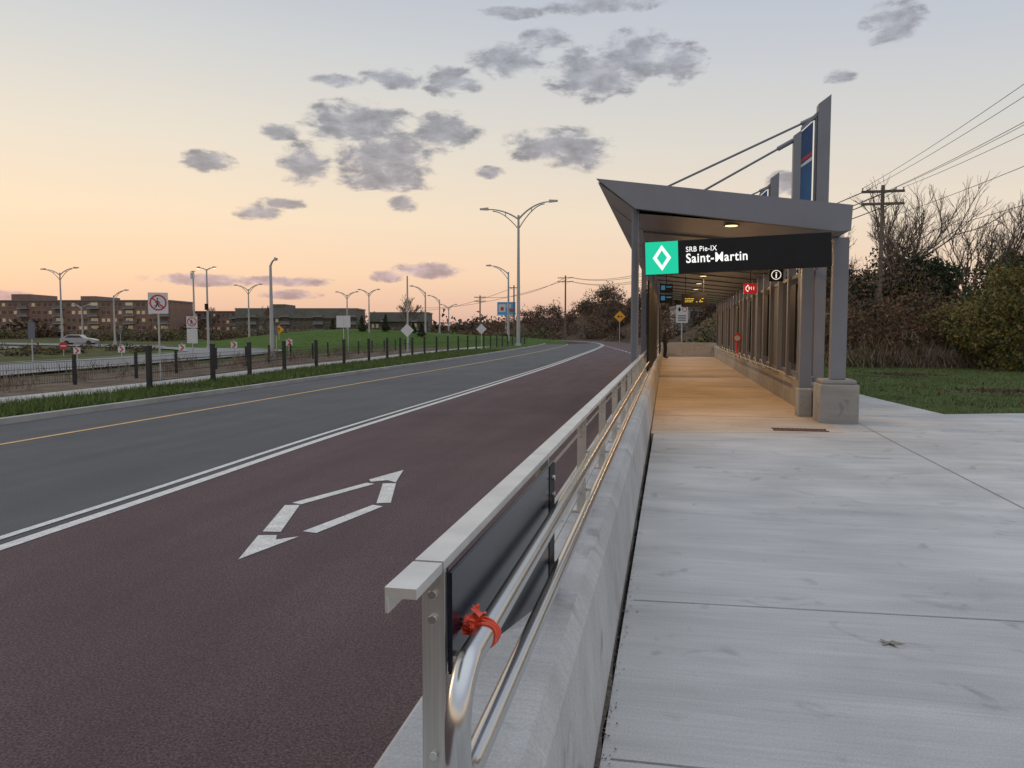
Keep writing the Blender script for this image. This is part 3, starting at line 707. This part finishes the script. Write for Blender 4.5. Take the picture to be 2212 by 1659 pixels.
for dz in (0,.8): 
    wire((11.0,48.4,9.7-dz),(-20.5,159,12.6-dz),2.2,.03); wire((12.4,48.4,9.7-dz),(-20.9,159,12.6-dz),2.4,.03)
wire((-21.7,159,12.6),(-38.8,155,8.6),1.5,.04); wire((-21.7,159,12.0),(-80,230,9),2,.04); wire((-32,157,10.6),(-90,250,9),2,.04)
mb.make('power_line')

# ------------------------------------------------------------ fences
def fence(name,pl,ph,pw,mh,spacing,z0):
    pts=pl; mb=MB()
    seg=[];tot=0
    for i in range(len(pts)-1): seg.append((tot,pts[i],pts[i+1])); tot+=np.linalg.norm(pts[i+1]-pts[i])
    def at(s_):
        for t,a,b in reversed(seg):
            if s_>=t: l=np.linalg.norm(b-a); return a+(b-a)*min(1,(s_-t)/max(l,1e-6))
        return pts[0]
    s_=0
    while s_<tot:
        p=at(s_); mb.box(p[0]-pw/2,p[0]+pw/2,p[1]-pw/2,p[1]+pw/2,z0,z0+ph,'blackp'); mb.box(p[0]-pw*.6,p[0]+pw*.6,p[1]-pw*.6,p[1]+pw*.6,z0+ph,z0+ph+.03,'blackp'); s_+=spacing
    s_=0
    while s_<tot-.2:
        p=at(s_);q=at(s_+.2)
        for zz in (.12,.35,.6,.85,mh): 
            if zz<=mh: mb.face([(p[0],p[1],z0+zz),(q[0],q[1],z0+zz),(q[0],q[1],z0+zz+.014),(p[0],p[1],z0+zz+.014)],'blackp')
        for u in (0,.1):
            r_=p+(q-p)*(u/.2); d=(q-p)/.2
            mb.face([(r_[0],r_[1],z0+.08),(r_[0]+d[0]*.012,r_[1]+d[1]*.012,z0+.08),(r_[0]+d[0]*.012,r_[1]+d[1]*.012,z0+mh),(r_[0],r_[1],z0+mh)],'blackp')
        s_+=.2
    mb.make(name)
fence('fence',smoothpl([(-14.84,19.8),(-15.1,23.3),(-16.1,28.5),(-16.7,36),(-17.0,43.6),(-18.3,56),(-19.1,80),(-20.4,110)]),1.35,.12,.95,3.62,-.25)
fence('fence',smoothpl([(-20.6,12),(-20.1,20.9),(-20.0,24.5),(-21.2,30.7),(-21.6,35),(-23,43),(-23.3,47),(-24.3,54),(-26,75)]),1.0,.09,.8,3.6,-.27)

# ------------------------------------------------------------ buildings
def building(name,A,B,depth,z0,z1,floors,bays,kw,glow=.25,mans=False,steps=()):
    A=np.array(A,float);B=np.array(B,float); Lw=np.linalg.norm(B-A); ang=math.atan2(B[1]-A[1],B[0]-A[0])
    e=empty(name,(A[0],A[1],0),(0,0,ang))
    mb=MB(); mb.box(0,Lw,0,depth,z0,z1,kw); mb.box(-.2,Lw+.2,-.25,depth+.2,z1,z1+.4,'greyd')
    for a,b,h in steps: mb.box(a*Lw,b*Lw,1,depth-1,z1+.4,z1+h,kw)
    if mans: mb.prism([(-.9,z1-2.6),(-.1,z1-2.6),(-.1,z1+.3),(-.2,z1+.3)],'x',0,Lw,'brick2')
    mb.make('walls',e)
    mb=MB(); fh=(z1-z0)/floors; bw=Lw/bays
    for f in range(floors):
        for b in range(bays):
            x=(b+.5)*bw; zc=z0+(f+.55)*fh
            if b%3==1:
                mb.box(x-bw*.45,x+bw*.45,-1.3,-.01,zc-fh*.5,zc-fh*.42,'kerb'); mb.box(x-bw*.45,x+bw*.45,-1.3,-1.22,zc-fh*.42,zc-fh*.1,'greyd')
                mb.box(x-bw*.3,x+bw*.3,-.06,-.003,zc-fh*.4,zc+fh*.3,'winrefl' if random.random()<glow else 'glassd')
            else:
                for sx in(-.22,.22):
                    k_='winrefl' if random.random()<glow else 'glassd'
                    mb.box(x+(sx-.13)*bw,x+(sx+.13)*bw,-.08,-.004,zc-fh*.2,zc+fh*.22,k_)
                mb.box(x-.4*bw,x+.4*bw,-.14,-.085,zc-fh*.26,zc-fh*.22,'kerb')
    mb.make('windows_and_balconies',e)
building('apartment_building',(-235,188),(-146,205),16,-1,10.4,5,26,'brick',.4,steps=((.47,.53,2.2),(.7,.75,1.6)))
building('apartment_building',(-150,222),(-132,225),14,-1,7.6,4,6,'brick',.2)
building('apartment_building',(-127,209),(-92,217),14,-1,8.0,4,11,'brick2',.1,mans=True,steps=((.3,.4,1.6),))
building('apartment_building',(-94,232),(-76,236),14,-1,7.2,3,6,'brick2',.1,mans=True)
building('commercial_building',(.5,120),(9,121),8,-.4,5.0,2,5,'kerb',.05)

# ------------------------------------------------------------ vegetation
def lmesh(name,verts,faces,mi,keys):
    me=bpy.data.meshes.new(name); me.vertices.add(len(verts)); me.vertices.foreach_set('co',verts.astype(np.float32).ravel())
    k=faces.shape[1]; me.loops.add(faces.size); me.loops.foreach_set('vertex_index',faces.astype(np.int32).ravel())
    me.polygons.add(len(faces)); me.polygons.foreach_set('loop_start',np.arange(0,faces.size,k,dtype=np.int32)); me.polygons.foreach_set('loop_total',np.full(len(faces),k,dtype=np.int32))
    for kk in keys: me.materials.append(M[kk])
    me.polygons.foreach_set('material_index',mi.astype(np.int32)); me.update(); me.validate()
    ob=bpy.data.objects.new(name,me); scene.collection.objects.link(ob); return ob
M['lf_brown']=leafmat('brown_leaf',(.13,.085,.055),(.21,.14,.09))
M['lf_red']=leafmat('russet_leaf',(.18,.085,.055),(.26,.14,.09))
M['lf_dg']=leafmat('dark_green_leaf',(.032,.05,.026),(.07,.095,.045))
M['lf_og']=leafmat('olive_leaf',(.11,.105,.035),(.18,.16,.05))
M['lf_gold']=leafmat('gold_leaf',(.24,.16,.045),(.30,.20,.06))
M['lf_dark']=leafmat('dark_twig',(.08,.063,.05),(.13,.10,.08))
M['gr1']=leafmat('grass_a',(.065,.11,.028),(.10,.15,.042)); M['gr2']=leafmat('grass_b',(.12,.165,.045),(.165,.195,.07)); M['gr3']=leafmat('grass_dry',(.2,.17,.09),(.27,.23,.13))
M['twig']=leafmat('twig',(.17,.13,.10),(.26,.20,.16))
def leaves(name,blobs,keys,probs=None,vertical=0.,tw=0.):
    V=[];MI=[]
    for (x,y,z,rx,ry,rz_,n_,sz) in blobs:
        n_=int(n_)
        d=rng.normal(size=(n_,3)); d/=np.linalg.norm(d,axis=1)[:,None]
        bumps=np.ones(n_)
        for q in range(16):
            c=rng.normal(size=3); c/=np.linalg.norm(c); bumps+=.36*np.clip((d@c-.8)/.2,0,1)-.012
        r=rng.random(n_)**.42*bumps*.84
        p=d*r[:,None]*np.array([rx,ry,rz_])+np.array([x,y,z])
        g_=np.sin(p[:,0]*2.1/sz*.25+1)*np.sin(p[:,1]*1.9/sz*.25)+np.sin(p[:,2]*2.3/sz*.25+2)
        keep=(g_>-.6)|(rng.random(n_)<.25); keep&=p[:,2]>-.3
        p=p[keep]; m_=len(p)
        a=rng.normal(size=(m_,3)); a/=np.linalg.norm(a,axis=1)[:,None]
        istw=rng.random(m_)<tw
        if vertical>0:
            a[:,2]=np.abs(a[:,2])+vertical*1.3; a/=np.linalg.norm(a,axis=1)[:,None]
        a[istw,2]=np.abs(a[istw,2])+1.1; a/=np.linalg.norm(a,axis=1)[:,None]
        b=np.cross(a,rng.normal(size=(m_,3))); b/=np.linalg.norm(b,axis=1)[:,None]
        s_=sz*rng.uniform(.5,1.3,size=(m_,1)); wv=np.full((m_,1),.55 if vertical==0 else .06)
        s_[istw]*=3.2; wv[istw]=.028
        tri=np.stack([p-a*s_*.6-b*s_*wv*.5,p-a*s_*.5+b*s_*wv,p+a*s_*.8],axis=1)
        V.append(tri.reshape(-1,3)); 
        # patchy species mix per clump
        cl=rng.choice(len(keys),p=probs); mi_=rng.choice(len(keys),size=m_,p=probs); mi_[rng.random(m_)<.35]=cl
        MI.append(mi_)
    V=np.concatenate(V); MI=np.concatenate(MI); F_=np.arange(len(V)).reshape(-1,3)
    return lmesh(name,V,F_,MI,keys)
def blades(name,pts,h,wd,keys,probs):
    n_=len(pts); a=rng.normal(size=(n_,3))*np.array([.35,.35,.1])+np.array([0,0,1]); hh=h*rng.uniform(.4,1.3,size=(n_,1))
    b=rng.normal(size=(n_,3)); b[:,2]=0; b/=np.linalg.norm(b,axis=1)[:,None]
    tri=np.stack([pts-b*wd,pts+b*wd,pts+a*hh],axis=1).reshape(-1,3)
    return lmesh(name,tri,np.arange(n_*3).reshape(-1,3),rng.choice(len(keys),size=n_,p=probs),keys)
def scatter(n_,fn,z):
    out=[]
    while len(out)<n_:
        x,y=fn(); 
        if mnoise.noise(Vector((x*.9,y*.5,0)))+random.random()*.9>.15: out.append((x,y,z(x,y)))
    return np.array(out)
Cl=[(c[0],c[1]) for c in C if c[1]<130]; V1l=[(c[0],c[1]) for c in V1 if c[1]<130]
def vg():
    y=8+62*random.random()**1.7; a=interp(V1l,y);b=interp(Cl,y)-.22; return (a+(b-a)*random.random(),y)
blades('grass',scatter(46000,vg,lambda x,y:-.21),.17,.013,['gr1','gr2','gr3'],[.62,.30,.08])
def lw():
    while True:
        y=15.8+30*random.random()**1.3; x=3.4+22*random.random()
        if y>16.25+max(0,(x-6.5)*.24) or (x>4.9 and y>15.9 and x<6.6 and y>15.8+(x-5)*.33):
            if x>(4.75 if y<22 else 3.4) and not(7<x<14.3 and 17.2<y-(x-7.2)*.235+.0<18.2): return x,y
blades('grass',scatter(42000,lw,lambda x,y:rz(x,y)-.01),.085,.011,['gr1','gr2','gr3'],[.62,.20,.18])
pts=np.array([(9.5+random.gauss(0,1.1),22+random.gauss(0,.4),.0) for _ in range(900)]+[(8.2+random.gauss(0,.5),30+random.gauss(0,.5),.0) for _ in range(500)]+[(random.uniform(5,16),random.uniform(17,36),-.02) for _ in range(500)]); blades('leaf_pile',pts,.06,.035,['lf_brown','lf_dark'],[.5,.5])
# right brush
leaves('shrub',[(8.2,41,1.1,1.9,1.8,1.8,8000,.12),(10.6,40,1.0,2.0,1.6,2.0,8500,.12),(13.0,40.5,1.3,2.0,1.6,2.2,8000,.12),(7,46,1.5,2.2,2,2.5,6000,.14),(12,44,2.0,3,2,2.6,9000,.14)],['lf_brown','lf_red','lf_dark','lf_og'],[.40,.24,.2,.16],tw=.2)
leaves('reeds',[(8.5,38.5,.3,2.6,.9,.9,1500,.4),(12,38,.3,2.8,.9,.9,1500,.4)],['twig','lf_brown','gr3'],[.4,.4,.2],vertical=1)
leaves('bush',[(14.4,36.0,2.0,2.0,2,2.5,16000,.12),(17.0,36.5,2.4,2.5,2,3.0,17000,.12),(13.4,38,1.1,1.6,1.5,1.7,5000,.12)],['lf_og','lf_gold','lf_dg','lf_brown'],[.44,.18,.22,.16],tw=.1)
leaves('evergreen_tree',[(13.9,52,4.2,2.1,2,2.5,10000,.17),(15.6,52,4.2,1.8,2,2.1,8000,.17),(12.3,53,3.3,2.1,2,2.5,7000,.17),(9.6,52,4.2,1.5,1.6,2.6,6000,.17)],['lf_dg','lf_dg','lf_dark'],[.55,.3,.15])
leaves('tree_mass',[(9.0,50,3.0,1.9,2,3.5,8000,.14),(7.3,54,3.0,2.2,2,3.4,7000,.16),(19.5,50,3.6,3,3,3.8,10000,.17),(23,48,3.6,3.5,3,3.9,8000,.17),(17.5,46,2.8,2.5,2,2.9,8000,.16),(11,58,3.2,4,3,3.6,8000,.18)],['lf_dark','lf_brown','lf_dg','lf_og'],[.34,.3,.2,.16],tw=.3)
# embankment brush
bl=[]
for _ in range(300):
    t=random.random()
    cxs=np.interp(t,[0,.25,.5,.75,1],[30,9,2,-13,-36]); cys=np.interp(t,[0,.25,.5,.75,1],[105,122,155,190,222])
    x=cxs+random.gauss(-1,5); y=cys+random.gauss(-2,7); h=random.uniform(1.6,3.6)
    rx_=interp([(q[0],q[1]) for q in R],y)
    if x<rx_+4: x=rx_+4+random.random()*4
    g0=gz(x,y)
    bl.append((x,y,g0+h*.6,random.uniform(1.8,3.4),2.4,h,480,.36))
leaves('brush_embankment',bl,['lf_dark','lf_brown','lf_red','lf_dg'],[.50,.34,.09,.07],tw=.3)
bl=[(-36-26*t+random.gauss(0,3),228+24*t+random.gauss(0,3),1.2,4,3,random.uniform(3.6,6.2)*(1-.35*t),600,.6) for t in np.linspace(-.2,1,30)]
leaves('tree_line',bl,['lf_dark','lf_brown','lf_red'],[.5,.35,.15],tw=.3)
bl=[(x,random.uniform(78,100),random.uniform(.5,1.2),2.2,2,random.uniform(1.2,2.2),700,.25) for x in np.linspace(3,26,16)]
leaves('shrub_row',bl,['lf_og','lf_dg','lf_brown','gr1'],[.3,.25,.3,.15])
bl=[]
for _ in range(230):
    a=random.uniform(-62,6); r_=random.uniform(255,420); x=r_*math.sin(math.radians(a)); y=r_*math.cos(math.radians(a)); h=random.uniform(2.5,5)
    bl.append((x,y,h*.6,random.uniform(5,11),5,h,260,1.2))
for _ in range(60):
    a=random.uniform(5,65); r_=random.uniform(90,220); x=r_*math.sin(math.radians(a)); y=r_*math.cos(math.radians(a)); h=random.uniform(3,6)
    bl.append((x,y,h*.6,random.uniform(4,8),5,h,600,.7))
leaves('distant_trees',bl,['lf_dark','lf_brown','lf_dg'],[.45,.35,.2])
bl=[(-95+random.gauss(0,14),150+random.gauss(0,15),.6,3,3,random.uniform(1,2.6),350,.4) for _ in range(40)]+[(-150+random.gauss(0,25),165+random.gauss(0,8),.6,3.5,3,random.uniform(1,2.2),350,.45) for _ in range(35)]
bl+=[(random.uniform(-60,-26),random.uniform(138,190),.5,3,3,random.uniform(1,2.0),350,.4) for _ in range(26)]
bl+=[(random.uniform(-75,-42),random.uniform(48,72),-.25,1.2,1.2,random.uniform(.3,.8),260,.2) for _ in range(30)]
bl=[q for q in bl if min(abs(q[0]-p[0])+abs(q[1]-p[1]) for p in r2)>7.5]
leaves('shrub_mass',bl,['lf_dark','lf_brown','lf_og','lf_dg'],[.3,.3,.2,.2],tw=.2)
bl=[]
for _ in range(75):
    y=random.uniform(16,62); x=interp(V1l,y)-3.2-random.random()*5
    bl.append((x,y,-.02,.4,.4,.38,40,.30))
leaves('bare_shrub',bl,['twig','lf_brown'],[.7,.3],vertical=.8)
def pine(x,y,h):
    z0=gz(x,y); bl=[(x,y,z0+h*(.15+.8*t),h*.28*(1-t)+.08,h*.28*(1-t)+.08,h*.12,380,.16) for t in np.linspace(0,1,8)]
    ob=leaves('spruce_tree',bl,['lf_dg','lf_dark'],[.8,.2])
    mb=MB(); mb.tube((x,y,z0-.1),(x,y,z0+h*.6),.09,.03,'bark',6); mb.make('trunk',ob)
for x,y,h in((-38.4,92,1.8),(-36,94,2.0),(-30.5,92,1.6),(-33,96,1.4),(-46,100,1.5)): pine(x,y,h)
def bare(name,x,y,z0,h,r0,seed,spread=.5,depth=6,rmin=.008,up=.25):
    rr=random.Random(seed); mb=MB()
    def br(p,d,l,r,lev):
        q=p; nseg=3
        for i in range(nseg):
            d=(d+Vector((rr.gauss(0,.12),rr.gauss(0,.12),rr.gauss(0,.07)+.03))).normalized(); q2=q+d*(l/nseg)
            mb.tube(q,q2,max(r*(1-.12*i),rmin),max(r*(1-.12*(i+1)),rmin),'bark',5 if lev<2 else 3,False); q=q2
            if lev<depth and (i>0 or lev>0) and rr.random()<.9:
                ax=Vector((rr.gauss(0,1),rr.gauss(0,1),rr.gauss(0,.5))).normalized(); nd=(d+ax*spread*rr.uniform(.7,1.5)+Vector((0,0,up))).normalized()
                br(q,nd,l*rr.uniform(.5,.76),r*.5,lev+1)
        if lev<depth:
            for _ in range(2):
                ax=Vector((rr.gauss(0,1),rr.gauss(0,1),rr.gauss(0,.4))).normalized(); nd=(d+ax*spread+Vector((0,0,up*.6))).normalized()
                br(q,nd,l*rr.uniform(.6,.82),r*.62,lev+1)
    br(Vector((x,y,z0)),Vector((rr.gauss(0,.05),rr.gauss(0,.05),1)).normalized(),h*.36,r0,0)
    mb.make(name)
bare('bare_tree',12.6,52,-.3,11.0,.16,11,depth=5)
bare('bare_tree',10.6,57,-.3,9.5,.12,5,depth=5)
bare('bare_tree',17.6,54,-.3,9.0,.14,23,depth=4)
bare('bare_tree',20.0,53,-.3,9.6,.14,31,depth=5)
bare('bare_tree',15.2,58,-.3,8.5,.12,8,depth=4)
bare('bare_tree',22.5,50,-.3,9.0,.14,77,depth=4)
bare('bare_tree',9.0,52,-.3,7.5,.10,41,depth=4)
bare('bare_tree',-44,124,.6,6.6,.15,9,depth=4,rmin=.03,spread=.7)
bare('bare_tree',-85,150,-.3,7.5,.15,19,depth=4,rmin=.035,spread=.6); bare('bare_tree',-100,155,-.3,7,.15,29,depth=4,rmin=.035,spread=.6)
for i,(x,y) in enumerate(((6,150),(2,152),(-1,160),(-8,180),(-14,190),(10,128),(14,120),(-22,205))): bare('bare_tree',x,y,gz(x,y),6.0,.12,100+i,depth=4,rmin=.025,spread=.6)

mb=MB(); c=Vector((1.08,4.05,.008)); pts=[]
for i in range(22):
    t=2*math.pi*i/22; r_=.034*(1+.55*math.cos(5*t))*(.75 if i%2 else 1.1); pts.append((c.x+r_*math.cos(t)*1.3,c.y+r_*math.sin(t),.007+.006*math.sin(3*t)))
for i in range(22): mb.face([tuple(c),pts[i],pts[(i+1)%22]],'deadleaf')
mb.make('fallen_leaf')
mb=MB()
for _ in range(60):
    x=random.uniform(0,6);y=random.uniform(2,14); r_=random.uniform(.003,.009); t0=random.random()*6
    mb.face([(x+r_*math.cos(t0+t),y+r_*math.sin(t0+t),.006+random.random()*.004) for t in(0,1.8,3.3,4.9)],'lf_brown')
mb.make('leaf_litter')
